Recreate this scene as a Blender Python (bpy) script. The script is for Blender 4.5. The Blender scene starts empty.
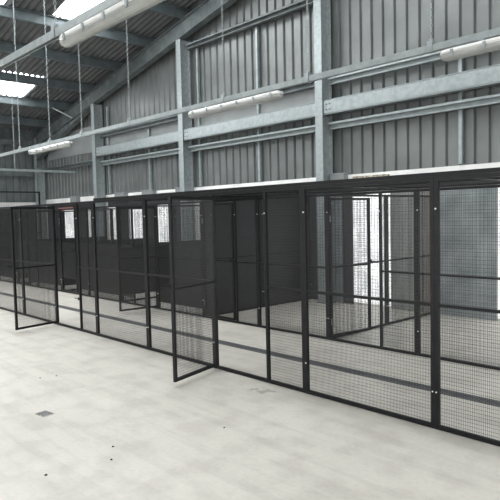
import bpy, math, random
from mathutils import Matrix, Vector
random.seed(7)
scn = bpy.context.scene
COL = scn.collection
R = math.radians

# ------------------------------------------------------------------ materials
def new_mat(name):
    m = bpy.data.materials.new(name); m.use_nodes = True
    nt = m.node_tree
    return m, nt, nt.nodes['Principled BSDF']

def ramp_noise(nt, scale, detail, c0, c1, p0=0.35, p1=0.65, stretch=None):
    tc = nt.nodes.new('ShaderNodeTexCoord'); mp = nt.nodes.new('ShaderNodeMapping')
    if stretch: mp.inputs['Scale'].default_value = stretch
    nz = nt.nodes.new('ShaderNodeTexNoise'); nz.inputs['Scale'].default_value = scale; nz.inputs['Detail'].default_value = detail
    rp = nt.nodes.new('ShaderNodeValToRGB')
    rp.color_ramp.elements[0].position = p0; rp.color_ramp.elements[0].color = (*c0, 1)
    rp.color_ramp.elements[1].position = p1; rp.color_ramp.elements[1].color = (*c1, 1)
    nt.links.new(tc.outputs['Object'], mp.inputs['Vector']); nt.links.new(mp.outputs['Vector'], nz.inputs['Vector'])
    nt.links.new(nz.outputs['Fac'], rp.inputs['Fac'])
    return rp, nz, mp

def simple(name, c0, c1=None, rough=0.5, metal=0.0, scale=6, detail=4, stretch=None, bump=0.0, spec=None):
    m, nt, b = new_mat(name)
    rp, nz, mp = ramp_noise(nt, scale, detail, c0, c1 or c0, stretch=stretch)
    nt.links.new(rp.outputs['Color'], b.inputs['Base Color'])
    b.inputs['Roughness'].default_value = rough; b.inputs['Metallic'].default_value = metal
    if spec is not None: b.inputs['Specular IOR Level'].default_value = spec
    if bump:
        bp = nt.nodes.new('ShaderNodeBump'); bp.inputs['Strength'].default_value = bump; bp.inputs['Distance'].default_value = 0.01
        nt.links.new(nz.outputs['Fac'], bp.inputs['Height']); nt.links.new(bp.outputs['Normal'], b.inputs['Normal'])
    return m

M = {}
M['galv'] = simple('galvanised steel', (.28, .32, .325), (.36, .405, .41), rough=.45, metal=.45, scale=9, detail=6)
M['galv_dark'] = simple('weathered galvanised steel', (.12, .14, .145), (.19, .215, .22), rough=.5, metal=.35, scale=5, detail=6)
M['bright_galv'] = simple('bright zinc steel', (.29, .33, .335), (.37, .41, .415), rough=.4, metal=.3, scale=14, detail=5)
M['cladding'] = simple('grey sheet cladding', (.145, .157, .154), (.18, .195, .191), rough=.38, metal=.4, scale=2.2, detail=8)
M['flash'] = simple('plain grey flashing', (.23, .245, .245), (.28, .295, .295), rough=.5, metal=.2, scale=2, detail=6)
M['side_cladding'] = simple('dull sheet cladding', (.11, .13, .132), (.16, .18, .182), rough=.55, metal=.15, scale=2.2, detail=8)
M['roof'] = simple('dark roof sheet', (.075, .08, .083), (.115, .12, .123), rough=.7, scale=3, detail=8)
M['purlin'] = simple('dull purlin steel', (.10, .125, .132), (.15, .18, .19), rough=.45, metal=.3, scale=4)
M['black'] = simple('black powder coat', (.007, .0075, .0085), (.011, .0115, .013), rough=.4, scale=20, spec=.22)
M['wire'] = simple('black coated wire', (.014, .0145, .016), (.019, .02, .021), rough=.32, scale=20)
M['black_sheet'] = simple('black sheet', (.009, .0095, .011), (.013, .0138, .016), rough=.5, scale=3, detail=6)
M['board'] = simple('dark board', (.022, .023, .025), (.032, .034, .036), rough=.6, scale=3, detail=6)  # dark tone; mostly stands in for shade behind the pens
M['grey_board'] = simple('grey board', (.24, .255, .245), (.33, .345, .33), rough=.7, scale=3, detail=6, stretch=(6, 6, .6))
M['sheet_galv'] = simple('blue grey galvanised sheet', (.20, .235, .24), (.36, .40, .405), rough=.38, metal=.35, scale=2.4, detail=9)
M['white_plastic'] = simple('white plastic', (.70, .72, .70), (.76, .77, .75), rough=.35, scale=8)
M['clear_plastic'] = simple('milky diffuser plastic', (.30, .31, .30), (.37, .38, .365), rough=.15, scale=5)
M['brown_post'] = simple('brownish timber', (.22, .20, .175), (.30, .27, .24), rough=.7, scale=6, stretch=(5, 5, .6))
M['foam'] = simple('mottled tan packing', (.14, .12, .085), (.62, .57, .46), rough=.9, scale=24, detail=8, bump=.6)
M['red'] = simple('faded red paint', (.42, .16, .15), (.55, .26, .24), rough=.6, scale=6)
M['bolt'] = simple('zinc bolt', (.7, .72, .72), (.8, .8, .8), rough=.3, metal=.3)
M['channel'] = simple('drain grating steel', (.10, .105, .11), (.17, .175, .18), rough=.6, metal=.2, scale=60, detail=3)
M['chip'] = simple('dark chip', (.03, .03, .028), (.06, .055, .05), rough=.8, scale=40)

# concrete floor
def floor_mat():
    m, nt, b = new_mat('pale power floated concrete')
    L = nt.links
    rp, nz, mp = ramp_noise(nt, .9, 12, (.645, .625, .56), (.715, .692, .622), .33, .68)
    rp2, nz2, _ = ramp_noise(nt, 3.6, 12, (.90, .888, .885), (1, 1, 1), .38, .54)
    rp3, nz3, _ = ramp_noise(nt, 30, 6, (.93, .93, .93), (1.0, 1.0, 1.0), .3, .6)
    # small dark patches
    rp4, nz4, _ = ramp_noise(nt, 1.7, 5, (.80, .79, .77), (1, 1, 1), .24, .31)
    # scratches
    rp5, nz5, _ = ramp_noise(nt, 1.3, 6, (.93, .93, .93), (1, 1, 1), .40, .50, stretch=(.6, 7, 1))
    def mul(a, c):
        x = nt.nodes.new('ShaderNodeMix'); x.data_type = 'RGBA'; x.blend_type = 'MULTIPLY'; x.inputs['Factor'].default_value = 1
        L.new(a, x.inputs['A']); L.new(c, x.inputs['B']); return x.outputs['Result']
    o = mul(rp.outputs['Color'], rp2.outputs['Color']); o = mul(o, rp3.outputs['Color']); o = mul(o, rp4.outputs['Color']); o = mul(o, rp5.outputs['Color'])
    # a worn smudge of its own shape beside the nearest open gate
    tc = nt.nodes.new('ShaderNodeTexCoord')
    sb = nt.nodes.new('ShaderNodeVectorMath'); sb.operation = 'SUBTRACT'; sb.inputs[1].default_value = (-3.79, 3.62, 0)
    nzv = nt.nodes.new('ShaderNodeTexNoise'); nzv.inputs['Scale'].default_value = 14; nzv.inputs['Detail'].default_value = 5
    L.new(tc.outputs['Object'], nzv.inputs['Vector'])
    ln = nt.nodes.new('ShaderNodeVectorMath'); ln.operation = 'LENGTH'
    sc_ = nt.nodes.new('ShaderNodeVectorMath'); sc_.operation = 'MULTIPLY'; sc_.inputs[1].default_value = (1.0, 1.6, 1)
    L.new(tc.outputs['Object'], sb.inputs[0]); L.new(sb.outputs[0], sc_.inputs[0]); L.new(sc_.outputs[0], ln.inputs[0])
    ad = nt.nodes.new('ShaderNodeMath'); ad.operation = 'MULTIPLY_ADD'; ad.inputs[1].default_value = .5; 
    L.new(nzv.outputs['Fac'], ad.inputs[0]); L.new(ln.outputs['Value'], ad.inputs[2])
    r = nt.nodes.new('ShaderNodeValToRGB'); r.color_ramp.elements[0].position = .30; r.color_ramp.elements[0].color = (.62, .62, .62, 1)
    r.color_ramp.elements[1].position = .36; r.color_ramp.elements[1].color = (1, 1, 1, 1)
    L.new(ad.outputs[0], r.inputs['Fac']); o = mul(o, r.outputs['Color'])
    L.new(o, b.inputs['Base Color'])
    b.inputs['Roughness'].default_value = .42
    bp = nt.nodes.new('ShaderNodeBump'); bp.inputs['Strength'].default_value = .12; bp.inputs['Distance'].default_value = .01
    L.new(nz2.outputs['Fac'], bp.inputs['Height']); L.new(bp.outputs['Normal'], b.inputs['Normal'])
    return m
M['floor'] = floor_mat()
M['dwarf'] = simple('white painted dwarf wall', (.70, .71, .69), (.85, .86, .84), rough=.7, scale=1.6, detail=9)

def emit_mat(name, col, s):
    m, nt, b = new_mat(name)
    b.inputs['Base Color'].default_value = (.8, .82, .84, 1); b.inputs['Roughness'].default_value = .5
    b.inputs['Emission Color'].default_value = (*col, 1); b.inputs['Emission Strength'].default_value = s
    return m
M['skylight'] = emit_mat('daylit translucent roof sheet', (.97, .985, 1.0), 7.0)  # emission shared by the visible skylights and the added ones

# ------------------------------------------------------------------ mesh helpers
class MB:
    def __init__(s): s.v = []; s.f = []
    def box(s, x0, x1, y0, y1, z0, z1):
        n = len(s.v)
        s.v += [(x0,y0,z0),(x1,y0,z0),(x1,y1,z0),(x0,y1,z0),(x0,y0,z1),(x1,y0,z1),(x1,y1,z1),(x0,y1,z1)]
        s.f += [(n,n+3,n+2,n+1),(n+4,n+5,n+6,n+7),(n,n+1,n+5,n+4),(n+1,n+2,n+6,n+5),(n+2,n+3,n+7,n+6),(n+3,n,n+4,n+7)]
        return s
    def cyl(s, p0, p1, r, seg=10, r1=None, cap=True):
        p0, p1 = Vector(p0), Vector(p1); d = (p1-p0).normalized()
        a = d.orthogonal().normalized(); b = d.cross(a); n = len(s.v); r1 = r if r1 is None else r1
        for p, rr in ((p0, r), (p1, r1)):
            for i in range(seg):
                t = 2*math.pi*i/seg; s.v.append(tuple(p + a*rr*math.cos(t) + b*rr*math.sin(t)))
        for i in range(seg):
            j = (i+1) % seg; s.f.append((n+i, n+j, n+seg+j, n+seg+i))
        if cap: s.f.append(tuple(n+i for i in range(seg-1, -1, -1))); s.f.append(tuple(n+seg+i for i in range(seg)))
        return s
    def profile(s, pts, axis, a, b, fn=None, closed=True):
        """extrude closed 2D profile pts along axis 'x' or 'y' or 'z' from a to b"""
        n = len(s.v); k = len(pts)
        for t in (a, b):
            for (p, q) in pts:
                v = {'x': (t, p, q), 'y': (p, t, q), 'z': (p, q, t)}[axis]
                s.v.append(fn(v) if fn else v)
        rng = range(k) if closed else range(k-1)
        for i in rng:
            j = (i+1) % k; s.f.append((n+i, n+j, n+k+j, n+k+i))
        if closed:
            s.f.append(tuple(n+i for i in range(k-1, -1, -1))); s.f.append(tuple(n+k+i for i in range(k)))
        return s
    def mesh(s, name, mat):
        me = bpy.data.meshes.new(name); me.from_pydata(s.v, [], s.f); me.update()
        import bmesh
        bm = bmesh.new(); bm.from_mesh(me); bmesh.ops.recalc_face_normals(bm, faces=bm.faces); bm.to_mesh(me); bm.free()
        me.materials.append(mat); return me
    def build(s, name, mat, parent=None, bevel=0):
        return add(name, s.mesh(name, mat), parent, bevel=bevel)

def add(name, me, parent=None, loc=(0,0,0), rot=(0,0,0), bevel=0):
    o = bpy.data.objects.new(name, me); COL.objects.link(o); o.location = loc; o.rotation_euler = rot
    if parent: o.parent = parent
    if bevel:
        b = o.modifiers.new('edge', 'BEVEL'); b.width = bevel; b.segments = 2; b.limit_method = 'ANGLE'; b.angle_limit = R(40)
    return o
def tag(o, label, cat, group=None):
    o['label'] = label; o['category'] = cat
    if group: o['group'] = group
    return o
def empty(name, loc=(0,0,0), rz=0, label=None, cat=None, group=None):
    o = bpy.data.objects.new(name, None); COL.objects.link(o); o.location = loc; o.rotation_euler = (0,0,rz); o.empty_display_size = .2
    if label: tag(o, label, cat, group)
    return o
def struct(name, mb, mat):
    o = mb.build(name, mat); o['kind'] = 'structure'; return o
def copy_tree(o, parent=None):
    c = o.copy(); COL.objects.link(c)
    if parent: c.parent = parent
    for ch in list(o.children): copy_tree(ch, c)
    return c

# ------------------------------------------------------------------ key dimensions (metres)
EYE = 1.6
P = 1.27                 # cage panel module
H = 1.85                 # cage height
YF, YS, YW = 3.85, 5.71, 8.30     # front fence, second fence, dwarf wall face
YC = 8.34                # cladding plane
XL = -19.1               # left side wall
XR = 14.0; YN = -12.0    # far extents of the shed
EAVE_BOT = lambda x: 5.62 + .2*(x+10.85)          # underside of gable rafter
RIDGE = -1.5
def roof_z(x):           # underside of roof sheet
    xx = x if x <= RIDGE else 2*RIDGE - x
    return 6.19 + .2*(xx+10.85)

# ------------------------------------------------------------------ shell
fl = MB().box(XL-.3, XR, YN, YC+.3, -.2, 0); struct('floor', fl, M['floor'])
struct('wall_back_lower', MB().box(XL, XR, YW, YC+.25, 0, 2.28), M['dwarf'])

def ribbed(mb, u0, u1, pitch, depth, flat, place):
    """ribbed sheet: polyline in u, then place(u, d, end) -> vertex for end 0/1"""
    pts = []; u = u0
    w = pitch-flat; s = w*.3
    while u < u1:
        for du, d in ((0,0),(flat,0),(flat+s,depth),(pitch-s,depth)):
            if u+du <= u1: pts.append((u+du, d))
        u += pitch
    pts.append((u1, 0))
    n = len(mb.v)
    for (a, d) in pts: mb.v.append(place(a, d, 0)); mb.v.append(place(a, d, 1))
    for i in range(len(pts)-1): mb.f.append((n+2*i, n+2*i+2, n+2*i+3, n+2*i+1))

mb = MB(); ribbed(mb, XL, XR, .225, .04, .155, lambda u, d, e: (u, YC-.0+d, 2.20 if e == 0 else roof_z(u)+.055))
struct('wall_back', mb, M['cladding'])
mb = MB(); ribbed(mb, YN, YC, .225, .035, .17, lambda u, d, e: (XL-d, u, 2.20 if e == 0 else roof_z(XL)+.055))
struct('wall_left', mb, M['side_cladding'])
struct('wall_left_lower', MB().box(XL-.25, XL+.05, YN, YW, 0, 2.2), M['dwarf'])

# roof sheets with skylight openings
PX = [-18.0, -16.5, -15.08, -13.56, -12.12, -10.66, -9.2, -7.74, -6.28, -4.82, -3.36, -1.9]
SKY = [  # x0,x1,y0,y1
    (-16.5,-15.08,5.65,6.72), (-12.12,-9.2,5.65,6.85), ]
for _x in ((-12.12,-9.2), (-7.74,-4.82), (-3.36,-1.9)):
    for _y in (3.55, -1.6): SKY.append((_x[0], _x[1], (2.5 if _y > 0 and _x[0] < -8 else _y), _y+(2.1 if _y > 0 and _x[0] > -8 else 1.07)))
SKY += [(-18.0,-13.56,2.2,4.32), (-18.0,-13.56,.4,1.47), (-12.12,-9.2,.4,1.47)]  # unseen skylights added to light the left bays
def roof_rib(y):
    return .024*(1-math.cos(2*math.pi*(y+20)/.1463))
def roof_cells(mb, x0, x1, y0, y1):
    ys = {y0, y1}; j = math.floor((y0+20)/.1463)
    while j*.1463-20 < y1:
        for q in (0, .0244, .0488, .07315, .0975, .1219):
            y = j*.1463-20+q
            if y0 < y < y1: ys.add(y)
        j += 1
    ys = sorted(ys); n = len(mb.v)
    for y in ys:
        mb.v.append((x0, y, roof_z(x0)+roof_rib(y))); mb.v.append((x1, y, roof_z(x1)+roof_rib(y)))
    for i in range(len(ys)-1): mb.f.append((n+2*i, n+2*i+2, n+2*i+3, n+2*i+1))
mb = MB()
xs = sorted(set([XL-.4] + PX + [RIDGE]))
for i in range(len(xs)-1):
    a, b = xs[i], xs[i+1]
    holes = sorted([(s[2], s[3]) for s in SKY if s[0] <= a+.01 and s[1] >= b-.01])
    y = YN
    for h0, h1 in holes:
        roof_cells(mb, a, b, y, h0); y = h1
    roof_cells(mb, a, b, y, YC+.2)
xr = [RIDGE, 1.5, 4.5, 7.5, XR]
for i in range(4):
    if i == 1 or i == 2:
        y = YN
        for h0 in (-1.6, 3.55):
            roof_cells(mb, xr[i], xr[i+1], y, h0); SKY.append((xr[i], xr[i+1], h0, h0+1.07)); y = h0+1.07  # unseen skylights added for light on the far slope
        roof_cells(mb, xr[i], xr[i+1], y, YC+.2)
    else: roof_cells(mb, xr[i], xr[i+1], YN, YC+.2)
struct('ceiling', mb, M['roof'])
for k, s in enumerate(SKY):
    mb = MB(); roof_cells(mb, *s)
    o = mb.build('window_%d' % (k+1), M['skylight']); o['kind'] = 'structure'  # includes the skylights added only for their light

# unseen upper walls added to block high light, open below like wide roller doorways
mb = MB(); ribbed(mb, XL, XR, .225, .02, .165, lambda u, d, e: (u, YN-d, 3.9 if e == 0 else roof_z(u)+.01))
struct('wall_front', mb, M['cladding'])
mb = MB(); ribbed(mb, YN, YC, .225, .02, .165, lambda u, d, e: (XR+d, u, 3.9 if e == 0 else roof_z(XR)+.01))
struct('wall_right', mb, M['cladding'])
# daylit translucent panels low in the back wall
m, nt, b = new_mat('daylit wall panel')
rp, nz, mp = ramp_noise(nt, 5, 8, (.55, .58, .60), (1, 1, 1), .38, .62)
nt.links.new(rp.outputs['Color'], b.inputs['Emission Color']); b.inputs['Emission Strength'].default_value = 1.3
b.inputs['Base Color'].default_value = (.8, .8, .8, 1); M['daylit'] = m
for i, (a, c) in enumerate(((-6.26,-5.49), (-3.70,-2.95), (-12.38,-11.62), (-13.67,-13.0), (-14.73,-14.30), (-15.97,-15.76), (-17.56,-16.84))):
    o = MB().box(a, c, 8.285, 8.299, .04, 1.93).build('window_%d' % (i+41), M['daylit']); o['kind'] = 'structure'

# ------------------------------------------------------------------ steel frame of the shed
def i_section(w, h, tf, tw):   # returns profile centred, w across p, h across q
    a, b = w/2, h/2; c = tw/2
    return [(-a,-b),(a,-b),(a,-b+tf),(c,-b+tf),(c,b-tf),(a,b-tf),(a,b),(-a,b),(-a,b-tf),(-c,b-tf),(-c,-b+tf),(-a,-b+tf)]
colx = [-18.92, -14.95, -10.87, -6.77, -2.7]
clab = ['pale galvanised corner column beside the dark left end wall',
        'galvanised column under the sloping rafter, first from the corner column',
        'galvanised column reaching the rafter in the middle of the photo, left of the long hanging light',
        'tall galvanised column right of the picture centre, running out of the top of the photo',
        None]
for x, lab in zip(colx, clab):
    if lab is None: continue
    ztop = EAVE_BOT(x)-.005 if x > -15.2 else 4.28
    c = MB().profile([(x+p, 8.14+q) for p, q in i_section(.165, .27, .014, .05)], 'z', 0, ztop)
    t = empty('steel_column', (0,0,0), 0, lab, 'column', 'steel columns along the back wall')
    c.build('shaft', M['bright_galv'], t)
    pl = MB().box(x-.11, x+.11, 8.0, 8.28, 0, .014); pl.build('base_plate', M['galv_dark'], t)
    if ztop > 3.7:
        for s in (-1, 1):
            cl = MB().box(x+s*.06-.035, x+s*.06+.035, 8.03, 8.20, 3.33, 3.60)
            cl.build('beam_cleat', M['galv_dark'], t)

# gable rafter
def rafter():
    x0, x1 = XL+.02, RIDGE
    sl = lambda x: EAVE_BOT(x)
    t = empty('roof_rafter', (0,0,0), 0, 'deep grey steel rafter sloping up along the back gable under the roof', 'rafter')
    mb = MB()
    def slab(ya, yb, z0, z1, xa=x0, xb=x1):
        n = len(mb.v)
        for x in (xa, xb):
            for (y, z) in ((ya,z0(x)),(yb,z0(x)),(yb,z1(x)),(ya,z1(x))): mb.v.append((x,y,z))
        mb.f.extend([(n,n+1,n+2,n+3),(n+7,n+6,n+5,n+4),(n,n+4,n+5,n+1),(n+1,n+5,n+6,n+2),(n+2,n+6,n+7,n+3),(n+3,n+7,n+4,n)])
    slab(8.0, 8.18, lambda x: sl(x), lambda x: sl(x)+.016)
    slab(8.0, 8.18, lambda x: sl(x)+.354, lambda x: sl(x)+.37)
    slab(8.075, 8.10, lambda x: sl(x)+.016, lambda x: sl(x)+.354)
    mb.build('rafter_beam', M['galv_dark'], t)
    mb = MB()
    hb = lambda x: sl(x) - max(0, (-15.0-x))*.11
    slab(8.0, 8.18, lambda x: hb(x)-.014, lambda x: hb(x)-.001, x0, -15.1)
    slab(8.075, 8.10, lambda x: hb(x), lambda x: sl(x)-.001, x0, -15.1)
    mb.build('haunch', M['galv_dark'], t)
rafter()

# purlins: each a Z section running away from the gable
plab = ['lowest roof purlin, next to the left eaves', 'roof purlin on the low side of the left skylight, its face brightly lit',
        'roof purlin on the high side of the left skylight', 'roof purlin midway between the two skylights',
        'roof purlin at the low edge of the upper skylight, left end of photo top',
        'roof purlin just above the rafter brace, meeting the rafter near the photo top']
for i, x in enumerate(PX[:6]):
    z = roof_z(x)-.205
    pr = [(x-.065,z),(x+.01,z),(x+.01,z+.185),(x+.07,z+.185),(x+.07,z+.198),(x-.004,z+.198),(x-.004,z+.013),(x-.065,z+.013)]
    o = MB().profile(pr, 'y', -3.0, 8.33).build('roof_purlin', M['purlin'])
    tag(o, plab[i], 'purlin', 'roof purlins')
# fly brace from rafter to purlin
t = MB()
t.cyl((-16.15,8.06,4.56),(-16.48,7.55,4.87),.022,8); o = t.build('rafter_brace', M['bright_galv'])
tag(o, 'short pale diagonal stay between the rafter and a roof purlin', 'brace')
o = MB().cyl((-12.2,4.9,5.9),(-13.5,5.35,5.62),.012,8).build('purlin_tie', M['bright_galv'])
tag(o, 'thin pale diagonal tie rod between two roof purlins by upper skylight', 'tie rod')

# horizontal beams between the columns
blab = ['',
        'galvanised beam between the first and second columns from the corner, left part of photo',
        'long galvanised beam between the two tallest columns, below the middle hanging light',
        'long galvanised beam at right, running from the tall column out of the photo']
for i in range(1, 4):
    a = colx[i]+.10; b = (colx[i+1]-.10) if i < 3 else -.9
    t = empty('wall_beam', (0,0,0), 0, blab[i], 'beam', 'horizontal beams on the back wall')
    MB().profile([(8.11+p, 3.465+q) for p, q in i_section(.15, .25, .012, .03)], 'x', a, b).build('beam_body', M['galv'], t)
    pl = MB().box(a, b, 8.03, 8.034, 3.36, 3.57)
    pl.build('web_face', M['bright_galv'], t)
    for xx in ((a+.06, a+.13) if True else ()):
        for zz in (3.42, 3.51):
            MB().cyl((xx, 8.016, zz), (xx, 8.029, zz), .014, 6).build('bolt', M['galv_dark'], t)
# cladding rails (Z sections) between columns
def zrail(x0, x1, z, lab, mat='galv', hgt=.125):
    y = 8.17
    h = hgt
    pr = [(y+.02,z),(y+.12,z),(y+.12,z+.01),(y+.045,z+.01),(y+.045,z+h-.008),(y-.005,z+h-.014),(y-.012,z+h-.045),(y-.024,z+h-.05),(y-.026,z+h-.008),(y-.01,z+h+.004),(y+.06,z+h+.004),(y+.06,z+.02),(y+.06,z+.012)]
    pr = [(y-.02,z),(y+.06,z),(y+.06,z+h),(y-.03,z+h),(y-.04,z+h-.01),(y-.04,z+h-.04),(y-.03,z+h-.045),(y-.022,z+h-.04),(y-.022,z+h-.016),(y+.045,z+h-.012),(y+.045,z+.012),(y-.02,z+.012)]
    o = MB().profile(pr, 'x', x0, x1).build('cladding_rail', M[mat]); tag(o, lab, 'rail', 'cladding rails on the back wall')
gap = .1
zrail(colx[0]+gap, colx[1]-gap, 3.17, 'slim cladding rail in the far left bay beside the corner column', 'galv_dark')
zrail(colx[1]+gap, colx[2]-gap, 3.09, 'slim cladding rail below the beam between first and second columns from the corner')
zrail(colx[2]+gap, colx[3]-gap, 3.09, 'slim cladding rail below the beam between the two tallest columns')
zrail(colx[3]+gap, -.9, 3.09, 'slim cladding rail below the beam, right of the tall column')
zrail(colx[2]+gap, colx[3]-gap, 5.38, 'highest cladding rail, crossing the ribbed wall just under the rafter', 'galv_dark', .12)
zrail(colx[2]+gap, colx[3]-gap, 3.90, 'cladding rail just below the light trunking between the two tallest columns', 'galv_dark')
zrail(colx[3]+gap, -.9, 3.87, 'cladding rail just under the light trunking, right of the tall column')
zrail(colx[1]+gap, colx[2]-gap, 3.87, 'cladding rail along the light trunking between first and second columns from the corner', 'galv_dark')
# plain overlap flashings behind beams
for x0, x1, lab in ((colx[0]+.3, colx[1]-.12, 'plain grey flashing filling the top of the far left bay'),
                    (colx[1]+.12, colx[2]-.12, 'plain grey flashing above the beam between first and second columns'),
                    (colx[2]+.12, colx[3]-.12, 'plain grey flashing above the beam under the middle light')):
    o = MB().box(x0, x1, 8.315, 8.335, 3.55, 4.3 if x0 < -18 else 3.90).build('wall_flashing', M['flash']); tag(o, lab, 'flashing', 'plain flashings on the ribbed wall')
# sag bars
for x, z0, z1, lab in ((-8.58,2.3,5.38,'thin vertical steel strut in the bay between the two tallest columns'),
                       (-4.26,2.3,3.87,'thin vertical steel strut in the right-hand bay under the beam'),
                       (-12.57,2.3,3.87,'thin vertical steel strut left of the second column, mid bay'),
                       (-10.52,2.3,5.38,'vertical edge angle tight on the right of the middle column'),
                       (-14.60,2.3,4.7,'vertical edge angle right of the first column from the corner')):
    o = MB().box(x-.025, x+.025, 8.255, 8.31, z0, z1).build('sag_bar', M['galv']); tag(o, lab, 'strut', 'thin struts on the back wall')
# eaves beam on side wall
o = MB().profile([(XL+.2+p, 4.10+q) for p, q in i_section(.12, .2, .012, .02)], 'y', -3, 7.95).build('eaves_beam', M['galv_dark'])
tag(o, 'dull eaves beam along the top of the left end wall', 'beam')
o = MB().box(-19.02, -18.96, -3, 7.95, 3.05, 3.2).build('side_rail', M['galv_dark']); tag(o, 'dull horizontal rail on the left end wall', 'rail')

# grey boxes clipped on the ledge
for x, w, lab in ((-16.66,.42,'small grey ledge box furthest left, near the corner column'), (-13.96,.5,'small grey ledge box left of the middle column, second of three'),
               (-12.6,.5,'small grey ledge box left of the middle column, nearer to it'), (-11.2,.36,'small grey ledge box touching the left of the middle column'),
               (-6.52,.3,'grey ledge box at the foot of the tall column above the cage roof')):
    t = empty('ledge_box', (x, 8.23, 2.1), 0, lab, 'box', 'grey boxes on the wall ledge')
    MB().box(-w/2, w/2, -.05, .07, 0, .2).build('box_body', M['flash'], t)
    MB().box(-w/2-.01, w/2+.01, -.065, .07, .2, .212).build('box_lid', M['galv'], t)
o = MB().box(-6.24, -5.52, 8.25, 8.30, 2.17, 2.235).build('packing_strip', M['foam']); tag(o, 'rough tan packing strip on top of the white wall, right of the tall column', 'packing strip')
for k, (x0, x1) in enumerate(((-10.35, -9.45), (-8.9, -8.15))):
    o = MB().box(x0, x1, 8.27, 8.30, 2.16, 2.20).build('trim_%d' % (k+1), M['galv_dark']); o['kind'] = 'structure'
for x0, x1, lab in ((-17.58,-16.82,'short dark header board over the far left white panel, behind the faded red bar'), (-15.97,-15.76,'tiny dark header board over the narrowest white panel'),
                    (-14.73,-14.30,'short dark header board over the narrow white panel beside the first column'), (-13.70,-12.98,'short dark header board over the second white panel left of the middle column'),
                    (-12.40,-11.60,'short dark header board over the white panel nearest left of the middle column')):
    o = MB().box(x0+.003, x1-.003, 8.262, 8.299, 1.932, 2.095).build('header_board', M['board']); tag(o, lab, 'board', 'header boards over the white panels')  # dark strips added to hide the bright wall above the panels
o = MB().box(-17.8, -16.8, 8.215, 8.249, 1.90, 1.98).build('red_lintel', M['red']); tag(o, 'faded red bar on the back wall beyond the far left gate', 'bar')

# drain channel
t = empty('drain_channel', (0,0,0), 0, 'long dark grated drain strip in the floor of the cage corridor', 'drain')
mb = MB(); mb.box(-18.5, 2, 4.63, 4.645, .0, .006); mb.box(-18.5, 2, 4.755, 4.77, .0, .006); mb.build('channel_rim', M['channel'], t)
mb = MB()
x = -18.5
while x < 2:
    mb.box(x, x+.018, 4.645, 4.755, .001, .005); x += .03
mb.build('grating', M['channel'], t)
MB().box(-18.5, 2, 4.645, 4.755, .0003, .0008).build('channel_bed', M['black'], t)

# floor hatch cover
t = empty('drain_cover', (-4.655, 1.955, 0), R(8), 'small square grey drain cover set in the open concrete floor', 'drain cover')
MB().box(-.065, .065, -.05, .05, .0, .004).build('cover_plate', simple('cover metal', (.2,.2,.19), (.55,.54,.5), rough=.6, scale=55, detail=4), t)
mb = MB()
for i in range(5):
    mb.box(-.055+i*.024, -.045+i*.024, -.045, .045, .004, .0065)
mb.build('cover_rib', M['channel'], t)
chips = [(-5.76,2.39),(-5.71,2.54),(-3.62,2.0),(-3.43,1.88),(-3.52,1.47),(-3.33,2.78)]
clabs = ['dark chip on the floor, left one of the pair beyond the drain cover','dark chip on the floor, right one of the pair beyond the drain cover',
 'dark chip on open floor, further of the two right of the drain cover','dark chip on open floor, nearer of the two right of the drain cover',
 'dark chip on the floor nearest the photo bottom left', 'dark chip on the floor in front of the nearest open gate']
for i, (x, y) in enumerate(chips):
    mb = MB(); n = 7; r = .006 + .004*random.random()
    for k in range(n): mb.v.append((r*math.cos(k*2*math.pi/n)*(1+.3*random.random()), r*math.sin(k*2*math.pi/n)*(1+.3*random.random()), 0))
    for k in range(n): mb.v.append((mb.v[k][0]*.5, mb.v[k][1]*.5, .007))
    for k in range(n): mb.f.append((k, (k+1) % n, n+(k+1) % n, n+k))
    mb.f.append(tuple(range(n, 2*n))); mb.f.append(tuple(range(n-1, -1, -1)))
    o = mb.build('floor_chip', M['chip']); o.location = (x, y, 0); tag(o, clabs[i], 'chip', 'chips of debris on the floor')

# ------------------------------------------------------------------ cage panels
T = .030   # tube size
WV, WH, WD = .0132, .0265, .0008   # vertical / horizontal wire pitch, half thickness
def wires(mb, x0, x1, z0, z1, skip=()):
    n = int((x1-x0)/WV); p = (x1-x0)/n
    for i in range(1, n):
        x = x0+i*p; mb.box(x-WD, x+WD, -WD, WD, z0, z1)
    n = int((z1-z0)/WH); p = (z1-z0)/n
    for i in range(1, n):
        z = z0+i*p; mb.box(x0, x1, WD, 3*WD, z-WD, z+WD)
_cache = {}
def part(key, fn, mat):
    if key not in _cache:
        mb = MB(); fn(mb); _cache[key] = mb.mesh(key, mat)
    return _cache[key]
def frame_parts(t, x0, x1, z0, z1, mids=(), name_v='stile', name_h='rail'):
    w = x1-x0
    for a in (x0, x1-T):
        add(name_v, part('stile%.3f' % (z1-z0), lambda mb: mb.box(0, T, -T/2, T/2, 0, z1-z0), M['black']), t, (a, 0, z0))
    for m in mids:
        add(name_h, part('midrail%.3f' % w, lambda mb: mb.box(T, w-T, -.011, .011, -.011, .011), M['black']), t, (x0, 0, m))
    for z in [z0, z1-T]:
        add(name_h, part('rail%.3f' % w, lambda mb: mb.box(T, w-T, -T/2+.001, T/2-.001, 0, T), M['black']), t, (x0, 0, z))
def bolts(t, x, zs=(.28, 1.62)):
    for z in zs:
        add('bolt', part('bolt', lambda mb: mb.cyl((0,0,0), (0,-.007,0), .0065, 6), M['bolt']), t, (x, -T/2, z))
MID = .92
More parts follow.
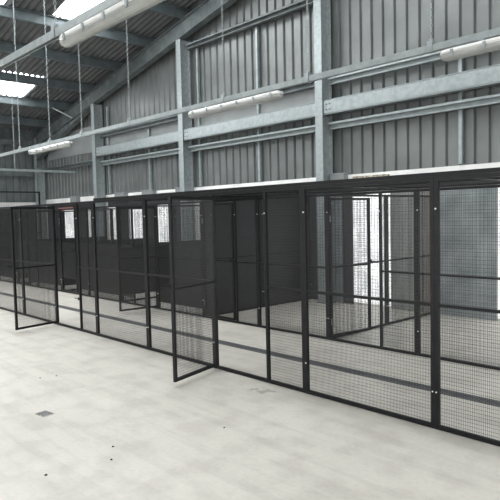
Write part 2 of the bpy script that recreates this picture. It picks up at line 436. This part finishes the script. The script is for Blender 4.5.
def plain_panel(loc, rz, lab, grp, kick=None, solid=False, w=P, cat='cage panel', name='mesh_panel', H=H):
    t = empty(name, loc, rz, lab, cat, grp)
    frame_parts(t, .001, w-.001, .004, H, (MID,))
    if solid:
        add('solid_sheet', part('solid%.2f %.2f' % (w, H), lambda mb: mb.box(T, w-T, -.004, .004, T, H-T), M['black_sheet']), t)
    else:
        z0 = T
        if kick:
            z0 = T
            add('kick_sheet', part('kick%.2f' % w, lambda mb: mb.box(T, w-T, .005, .009, .13, 1.11), M['black_sheet']), t)
        add('wire_mesh', part('wm%.2f' % w, lambda mb: wires(mb, T, w-T, T, H-T), M['wire']), t)
    bolts(t, T*.5); bolts(t, w-T*.5, (.28,))
    return t
DW = .765
def gate_panel(loc, lab, grp, ang=0, kick=None, flip=False, bolt_out=False):
    """gate at the left of the module, fixed narrow mesh at the right (mirrored when flip)"""
    t = empty('gate_panel', loc, 0, lab, 'cage gate', grp)
    s = (lambda x: P-x) if flip else (lambda x: x)
    st = part('gstile', lambda mb: mb.box(-T/2, T/2, -T/2, T/2, 0, H-.004), M['black'])
    for x in (T/2+.001, DW+T, P-T/2-.001): add('stile', st, t, (s(x), 0, .004))
    rl = part('grail', lambda mb: mb.box(T, P-T, -T/2+.001, T/2-.001, 0, T), M['black'])
    for z in (.004, H-T): add('rail', rl, t, (0, 0, z))
    a, b = sorted((s(DW+T*1.5), s(P-T)))
    add('rail', part('nrail', lambda mb: mb.box(0, b-a, -.011, .011, -.011, .011), M['black']), t, (a, 0, MID))
    add('wire_mesh', part('nmesh', lambda mb: wires(mb, 0, b-a, T, H-T), M['wire']), t, (a, 0, 0))
    if kick: add('kick_sheet', part('nkick', lambda mb: mb.box(0, b-a, .005, .009, .13, 1.11), M['black_sheet']), t, (a, 0, 0))
    bolts(t, s(T*.5)); bolts(t, s(DW+T), (1.62,))
    # the door, hinged on the outer stile
    L = DW-.05
    d = add('door', part('door', lambda mb: [mb.box(0, T, -T/2, T/2, 0, H-.09), mb.box(L-T, L, -T/2, T/2, 0, H-.09),
            mb.box(T, L-T, -T/2+.001, T/2-.001, 0, T), mb.box(T, L-T, -T/2+.001, T/2-.001, H-.09-T, H-.09), mb.box(T, L-T, -.011, .011, MID-.046, MID-.024)], M['black']), t,
            (s(T+.004), -.0, .04), (0, 0, ang))
    if flip: d.rotation_euler = (0, 0, math.pi+ang)
    add('wire_mesh', part('dmesh', lambda mb: wires(mb, T, L-T, T, H-.09-T), M['wire']), d)
    if kick: add('kick_sheet', part('dkick', lambda mb: mb.box(T, L-T, .005, .009, .28, 1.07), M['black_sheet']), d)
    add('latch', part('latch', lambda mb: [mb.box(-.02, .03, -.035, -.017, -.03, .03), mb.cyl((-.05,-.03,0),(.10,-.03,0),.006,8), mb.cyl((-.01,-.03,0),(-.01,-.07,0),.006,8)], M['black']), d, (L-.03, 0, MID+.0))
    if bolt_out:
        add('slide_bolt', part('sbolt', lambda mb: [mb.cyl((-.14,0,0),(.02,0,0),.006,8), mb.box(-.03,.03,-.006,.006,-.02,.02)], M['black']), t, (s(DW+T), -.024, .47))
    for z in (.2, 1.5):
        add('hinge', part('hinge', lambda mb: mb.cyl((0,0,-.04),(0,0,.04),.009,10), M['galv_dark']), d, (0, -.019, z))
    return t

GF = 'front row of cage panels'; GS = 'inner row of cage panels'; GP = 'partitions between pens'
X0 = -2.18
fx = lambda k: (X0-P*k, YF, 0)          # left end of k-th front panel (k=1 is next to the thick right-hand post)
gfr = []
plain_panel((X0, YF, 0), 0, 'front mesh panel cut off by the right edge of the photo', GF)
plain_panel(fx(1), 0, 'wide front mesh panel left of the thickest right-hand post', GF)
gate_panel(fx(2), 'front gate frame in the middle, its door swung out towards the viewer nearest', GF, ang=R(-75))
plain_panel(fx(3), 0, 'front mesh panel directly behind the nearest open door', GF)
plain_panel(fx(4), 0, 'front mesh panel left of centre, at the left end of the cage roof', GF)
gate_panel(fx(5), 'front gate frame at far left, its door swung out over the floor', GF, ang=R(-79), bolt_out=True)
plain_panel(fx(6), 0, 'front mesh panel behind the far left open door', GF)
plain_panel(fx(7), 0, 'front mesh panel at the left edge of the photo', GF)

sx = lambda k: (X0-P*k, YS, 0)
plain_panel(sx(1), 0, 'inner mesh panel at the right, in front of the bluish galvanised sheet', GS)
gate_panel(sx(2), 'inner gate frame with its door swung back into the bright pen', GS, ang=R(82))
plain_panel(sx(3), 0, 'inner mesh panel left of the thick inner gate post, before the bright strip', GS)
gate_panel(sx(4), 'inner closed gate in front of the solid black partition', GS)
plain_panel(sx(5), 0, 'inner mesh panel with black kick sheet just left of the solid partition', GS, kick=True)
gate_panel(sx(6), 'inner gate frame seen through the nearest front panels, door swung into corridor', GS, ang=R(83), kick=True, flip=True)
plain_panel(sx(7), 0, 'inner kick-sheet panel left of the door that swings into the corridor', GS, kick=True)
gate_panel(sx(8), 'inner closed gate with kick sheet, seen past the far left open door', GS, kick=True)
plain_panel(sx(9), 0, 'inner kick-sheet panel behind the far left open front door', GS, kick=True)
gate_panel(sx(10), 'inner closed gate with kick sheet, second from the far left end', GS, kick=True)
plain_panel(sx(11), 0, 'inner kick-sheet panel at the far left end of the row', GS, kick=True)

def partition(x, kind, labs):
    for i in range(2):
        plain_panel((x, YS+.022+i*(P+.002), 0), R(90), labs[i], GP, solid=(kind == 'solid'), kick=(kind == 'kick'),
                    H=(2.0 if kind == 'solid' else H), cat='partition', name='solid_partition' if kind == 'solid' else 'mesh_partition')
partition(X0-2*P, 'mesh', ['mesh partition joining the inner gate, nearer half, in the bright pen', 'mesh partition in the bright pen, half touching the back wall'])
partition(X0-4*P, 'solid', ['solid black partition sheet in the centre, half nearer the corridor', 'solid black partition sheet in the centre, half nearer the back wall'])
partition(X0-6*P, 'kick', ['kick-sheet mesh partition, nearer half, first left of the solid partition', 'kick-sheet mesh partition by the back wall, first left of the solid partition'])
partition(X0-8*P, 'kick', ['kick-sheet mesh partition, nearer half, second left of the solid partition', 'kick-sheet mesh partition by the back wall, second left of the solid partition'])
partition(X0-10*P, 'kick', ['kick-sheet mesh partition, nearer half, third left of the solid partition', 'kick-sheet mesh partition by the back wall, third left of the solid partition'])

# corridor roof
GR = 'mesh roof panels over the corridor'
rl = ['corridor roof panel at the right edge of the photo', 'corridor roof panel above the thick right-hand post', 'corridor roof panel above the middle front gate',
      'corridor roof panel left of the middle gate', 'corridor roof panel at the left end of the cage roof']
RD = YS-YF-.004
def roofpanel(mb_unused=None): pass
def rp_frame(mb):
    t = T
    mb.box(0,t,0,RD,0,t); mb.box(P-t,P,0,RD,0,t); mb.box(t,P-t,0,t,0,t); mb.box(t,P-t,RD-t,RD,0,t); mb.box(t,P-t,RD/2-t/2,RD/2+t/2,0,t)
def rp_wire(mb):
    n = int(P/(2*WV))
    for i in range(1, n): 
        x = i*P/n; mb.box(x-WD, x+WD, T, RD-T, .016-WD, .016+WD)
    n = int(RD/WH)
    for i in range(1, n):
        y = i*RD/n; mb.box(T, P-T, y-WD, y+WD, .016+WD, .016+3*WD)
for k in range(5):
    t = empty('roof_panel', (X0-P*k+.001, YF+.002, H+.002), 0, rl[k], 'cage roof panel', GR)
    add('roof_frame', part('rpf', rp_frame, M['black']), t)
    add('wire_mesh', part('rpw', rp_wire, M['wire']), t)

# sheets standing against the back wall inside the pens
def wall_sheet(x0, x1, mat, lab, name='wall_sheet', z1=2.1, grp='sheets against the back wall'):
    t = empty(name, ((x0+x1)/2, 8.29, 0), 0, lab, 'sheet', grp)
    w = (x1-x0)/2
    mb = MB(); mb.box(-w, w, -.018, 0, .01, z1)
    # folded edges
    mb.box(-w, -w+.02, -.03, -.018, .01, z1); mb.box(w-.02, w, -.03, -.018, .01, z1)
    mb.build('sheet_face', M[mat], t)
    mb = MB(); mb.box(-w, w, -.036, -.001, z1+.001, z1+.02); mb.build('top_capping', M['black'], t)
    return t
wall_sheet(-4.63, -3.72, 'sheet_galv', 'bluish galvanised sheet at the far right behind the mesh')
wall_sheet(-5.48, -4.90, 'grey_board', 'dull grey board right of the bright white strip')
wall_sheet(-6.47, -6.27, 'board', 'narrow dark board left of the bright white strip')
wall_sheet(-7.24, -6.90, 'board', 'dark board between the solid black partition and the tall column')  # added to darken the bright gap beside the partition
wall_sheet(-6.66, -6.49, 'sheet_galv', 'narrow bluish galvanised sheet beside the tall column')
wall_sheet(-11.30, -11.05, 'sheet_galv', 'dim galvanised sheet left of the middle column, behind mesh')
for x0, x1, lab in ((-18.7,-17.6,'dark board at the far left end of back wall'), (-16.8,-15.95,'dark board right of the faded red bar'),
                    (-15.75,-15.06,'dark board left of the first column from the corner'), (-14.3,-13.72,'dark board third from the middle column'),
                    (-12.98,-12.40,'dark board second from the middle column'), (-11.6,-11.32,'dark board nearest left of the middle column')):
    wall_sheet(x0, x1, 'board', lab)  # dark sheets standing in for shade among the partitions
for x, lab in ((-4.80, 'slim brownish timber upright on the back wall, behind the thick right-hand post'),):
    o = MB().box(x-.05, x+.05, 8.22, 8.29, 0, 2.0).build('timber_post', M['brown_post']); tag(o, lab, 'post')

# dark boarding, added to darken the left end wall
for i in range(3):
    o = MB().box(-19.04, -19.0, 8.1-2.4*(i+1)+.01, 8.1-2.4*i-.01, .01, 2.05).build('boarding', M['board'])
    tag(o, ['dark boarding on the left end wall, section in the corner', 'dark boarding on the left end wall, second section from the corner', 'dark boarding on the left end wall, furthest section from the corner'][i], 'boarding', 'boarding on the end wall')

# tall mesh frame at the far end
t = empty('tall_mesh_frame', (-18.3, 4.6, 0), R(90), 'tall black mesh frame rising above the cages at the far left end wall', 'mesh frame')
w = 3.25
for a in (0, w-.04): MB().box(a, a+.04, -.02, .02, 0, 2.52).build('stile', M['black'], t)
for z in (0, 1.2, 2.48): MB().box(.04, w-.04, -.018, .018, z, z+.04).build('rail', M['black'], t)
mb = MB()
i = .04
while i < w-.04: mb.box(i-.0015, i+.0015, -.0015, .0015, .04, 2.48); i += .05
z = .04
while z < 2.48: mb.box(.04, w-.04, .0015, .0045, z-.0015, z+.0015); z += .05
mb.build('wire_mesh', M['wire'], t)

# ------------------------------------------------------------------ light trunkings, chains and fittings
def trunk(y, z, x0, x1, lab, axis='x'):
    t = empty('light_trunking', (0,0,0), 0, lab, 'trunking', 'galvanised light trunkings')
    w, h, g = .045, .06, .004
    # inverted channel section
    c = y
    pr = [(c-w/2, z-h), (c-w/2, z), (c+w/2, z), (c+w/2, z-h), (c+w/2-.012, z-h), (c+w/2-.012, z-h+g), (c+w/2-g, z-h+g), (c+w/2-g, z-g), (c-w/2+g, z-g), (c-w/2+g, z-h+g), (c-w/2+.012, z-h+g), (c-w/2+.012, z-h)]
    if axis == 'x': MB().profile(pr, 'x', x0, x1).build('channel', M['bright_galv'], t)
    else: MB().profile(pr, 'y', x0, x1).build('channel', M['galv'], t)
    return t
ZT = 3.045
trunk(4.7, ZT, -14.5, -.7, 'long galvanised trunking carrying three lights above the cages, crossing the whole photo')
trunk(2.05, 3.06, -8.0, -1.5, 'nearest galvanised trunking crossing the upper left corner')
trunk(-15.6, 2.98, 2.0, 7.75, 'slim galvanised conduit crossing in front of the corner column', 'y')

def chain(x, y, z0, z1, lab, clamp=True):
    t = empty('hanging_chain', (x, y, z0), 0, lab, 'chain', 'chains holding up the trunkings')
    pitch = .034; n = int((z1-z0)/pitch); mb = MB()
    rr = .0036
    for i in range(n+1):
        zc = .03+i*pitch; rot = i % 2
        pts = []
        for k in range(8):
            a = 2*math.pi*k/8; u = .010*math.cos(a); v = .019*math.sin(a)
            pts.append((u, 0, zc+v) if rot == 0 else (0, u, zc+v))
        m_ = len(mb.v)
        for k in range(8):
            p = Vector(pts[k]); c = Vector((0,0,zc)); out = (p-c).normalized(); side = Vector((0,1,0)) if rot == 0 else Vector((1,0,0))
            for q in (out*rr, side*rr, -out*rr, -side*rr): mb.v.append(tuple(p+q))
        for k in range(8):
            k2 = (k+1) % 8
            for q in range(4):
                q2 = (q+1) % 4; mb.f.append((m_+k*4+q, m_+k*4+q2, m_+k2*4+q2, m_+k2*4+q))
    mb.build('links', M['bright_galv'], t)
    if clamp:
        mb = MB(); mb.box(-.025, .025, -.03, .03, .0, .03); mb.box(-.025, .025, -.031, -.024, -.065, 0); mb.box(-.025, .025, .024, .031, -.065, 0); mb.cyl((0,-.012,.04),(0,.012,.04),.018,8)
        mb.build('clamp', M['bright_galv'], t)
    return t
cl = [(-11.82, 'chain at the far left, on the long trunking before the skylight'), (-10.41, 'chain above the left end of the furthest light'), (-9.16, 'chain dropping just right of the furthest light, over the second column bay'),
      (-7.64, 'chain left of the middle column, behind the nearest fitting'), (-5.47, 'chain dropping to the left part of the middle light'), (-4.11, 'chain just left of the tall column'), (-2.69, 'chain right of the tall column, beside the right-hand light')]
for x, lab in cl: chain(x, 4.7, ZT+.001, roof_z(x)-.03, lab)
for x, lab in ((-4.35, 'chain at the left end of the nearest fitting'),): chain(x, 2.05, 3.062, roof_z(x)-.03, lab)
ch = chain(-15.6, 6.05, 2.969, roof_z(-15.6)-.03, 'chain holding the slim conduit at the far left', clamp=False)
 
def fitting(x0, x1, y, ztop, lab):
    t = empty('strip_light', (x0, y, ztop), 0, lab, 'light', 'weatherproof strip lights')
    L = x1-x0; 
    def prof(pts, a, b, shrink=1.0): pass
    # white tray (upper half) with tapered ends
    k8 = .86
    up = [(p*k8, q*k8) for p, q in [(-.055,-.045),(-.062,-.03),(-.05,-.006),(-.03,0),(.03,0),(.05,-.006),(.062,-.03),(.055,-.045)]]
    lo = [(p*k8, q*k8) for p, q in [(.055,-.046),(.058,-.06),(.052,-.085),(.036,-.104),(.012,-.112),(-.012,-.112),(-.036,-.104),(-.052,-.085),(-.058,-.06),(-.055,-.046)]]
    def loft(pts, name, mat):
        mb = MB(); st = [(0,.55),(.012,.78),(.035,.93),(.07,1),(L-.07,1),(L-.035,.93),(L-.012,.78),(L,.55)]; k = len(pts)
        for (xx, s) in st:
            for (p, q) in pts: mb.v.append((xx, p*s, -.046+(q+.046)*s))
        for i in range(len(st)-1):
            for j in range(k):
                j2 = (j+1) % k; mb.f.append((i*k+j, i*k+j2, (i+1)*k+j2, (i+1)*k+j))
        mb.f.append(tuple(range(k))); mb.f.append(tuple((len(st)-1)*k+j for j in range(k-1,-1,-1)))
        return mb.build(name, mat, t)
    loft(up, 'tray', M['white_plastic']); loft(lo, 'diffuser', M['clear_plastic'])
    cm = None
    n = 6
    for i in range(n):
        xx = .12+(L-.24)*i/(n-1)
        for s in (-1, 1):
            mb = MB(); mb.box(xx-.012, xx+.012, s*.050-.006+s*.006, s*.050+.006+s*.006, -.066, -.018)
            mb.build('clip', M['bright_galv'], t)
    for xx in (L*.22, L*.78):
        MB().box(xx-.02, xx+.02, -.03, .03, 0, .012).build('mounting_bracket', M['galv'], t)
    return t
fz = ZT-.06-.013
fitting(-11.33, -9.58, 4.7, fz, 'furthest strip light, small and white, before the corner column')
fitting(-6.16, -4.50, 4.7, fz, 'middle strip light under the long trunking, between the two tallest columns')
fitting(-2.59, -.95, 4.7, fz, 'right-hand strip light cut off by the right edge of photo')
fitting(-4.23, -2.53, 2.05, 3.06-.06-.013, 'nearest and largest strip light, at the top left of the photo')

# ------------------------------------------------------------------ light
w = bpy.data.worlds.new('World'); scn.world = w; w.use_nodes = True
bg = w.node_tree.nodes['Background']; bg.inputs['Color'].default_value = (.99, .99, .99, 1); bg.inputs['Strength'].default_value = 3.4

# ------------------------------------------------------------------ camera
f, yaw, pitch, roll = 583.17, R(47.158), R(3.366), R(-1.307)
fw = Vector((-math.sin(yaw)*math.cos(pitch), math.cos(yaw)*math.cos(pitch), -math.sin(pitch)))
r0 = Vector((math.cos(yaw), math.sin(yaw), 0)); u0 = r0.cross(fw)
r = r0*math.cos(roll)+u0*math.sin(roll); u = -r0*math.sin(roll)+u0*math.cos(roll)
cam = bpy.data.cameras.new('Camera'); co = bpy.data.objects.new('Camera', cam); COL.objects.link(co)
cam.sensor_width = 36; cam.lens = f/500*36; cam.clip_start = .05; cam.clip_end = 200
m = Matrix(((r.x,u.x,-fw.x,0),(r.y,u.y,-fw.y,0),(r.z,u.z,-fw.z,EYE),(0,0,0,1)))
co.matrix_world = m
scn.camera = co

vs = scn.view_settings
scn.display_settings.display_device = 'sRGB'
vs.view_transform = 'Standard'; vs.look = 'None'; vs.exposure = 0.22; vs.gamma = 1.0; vs.use_curve_mapping = False
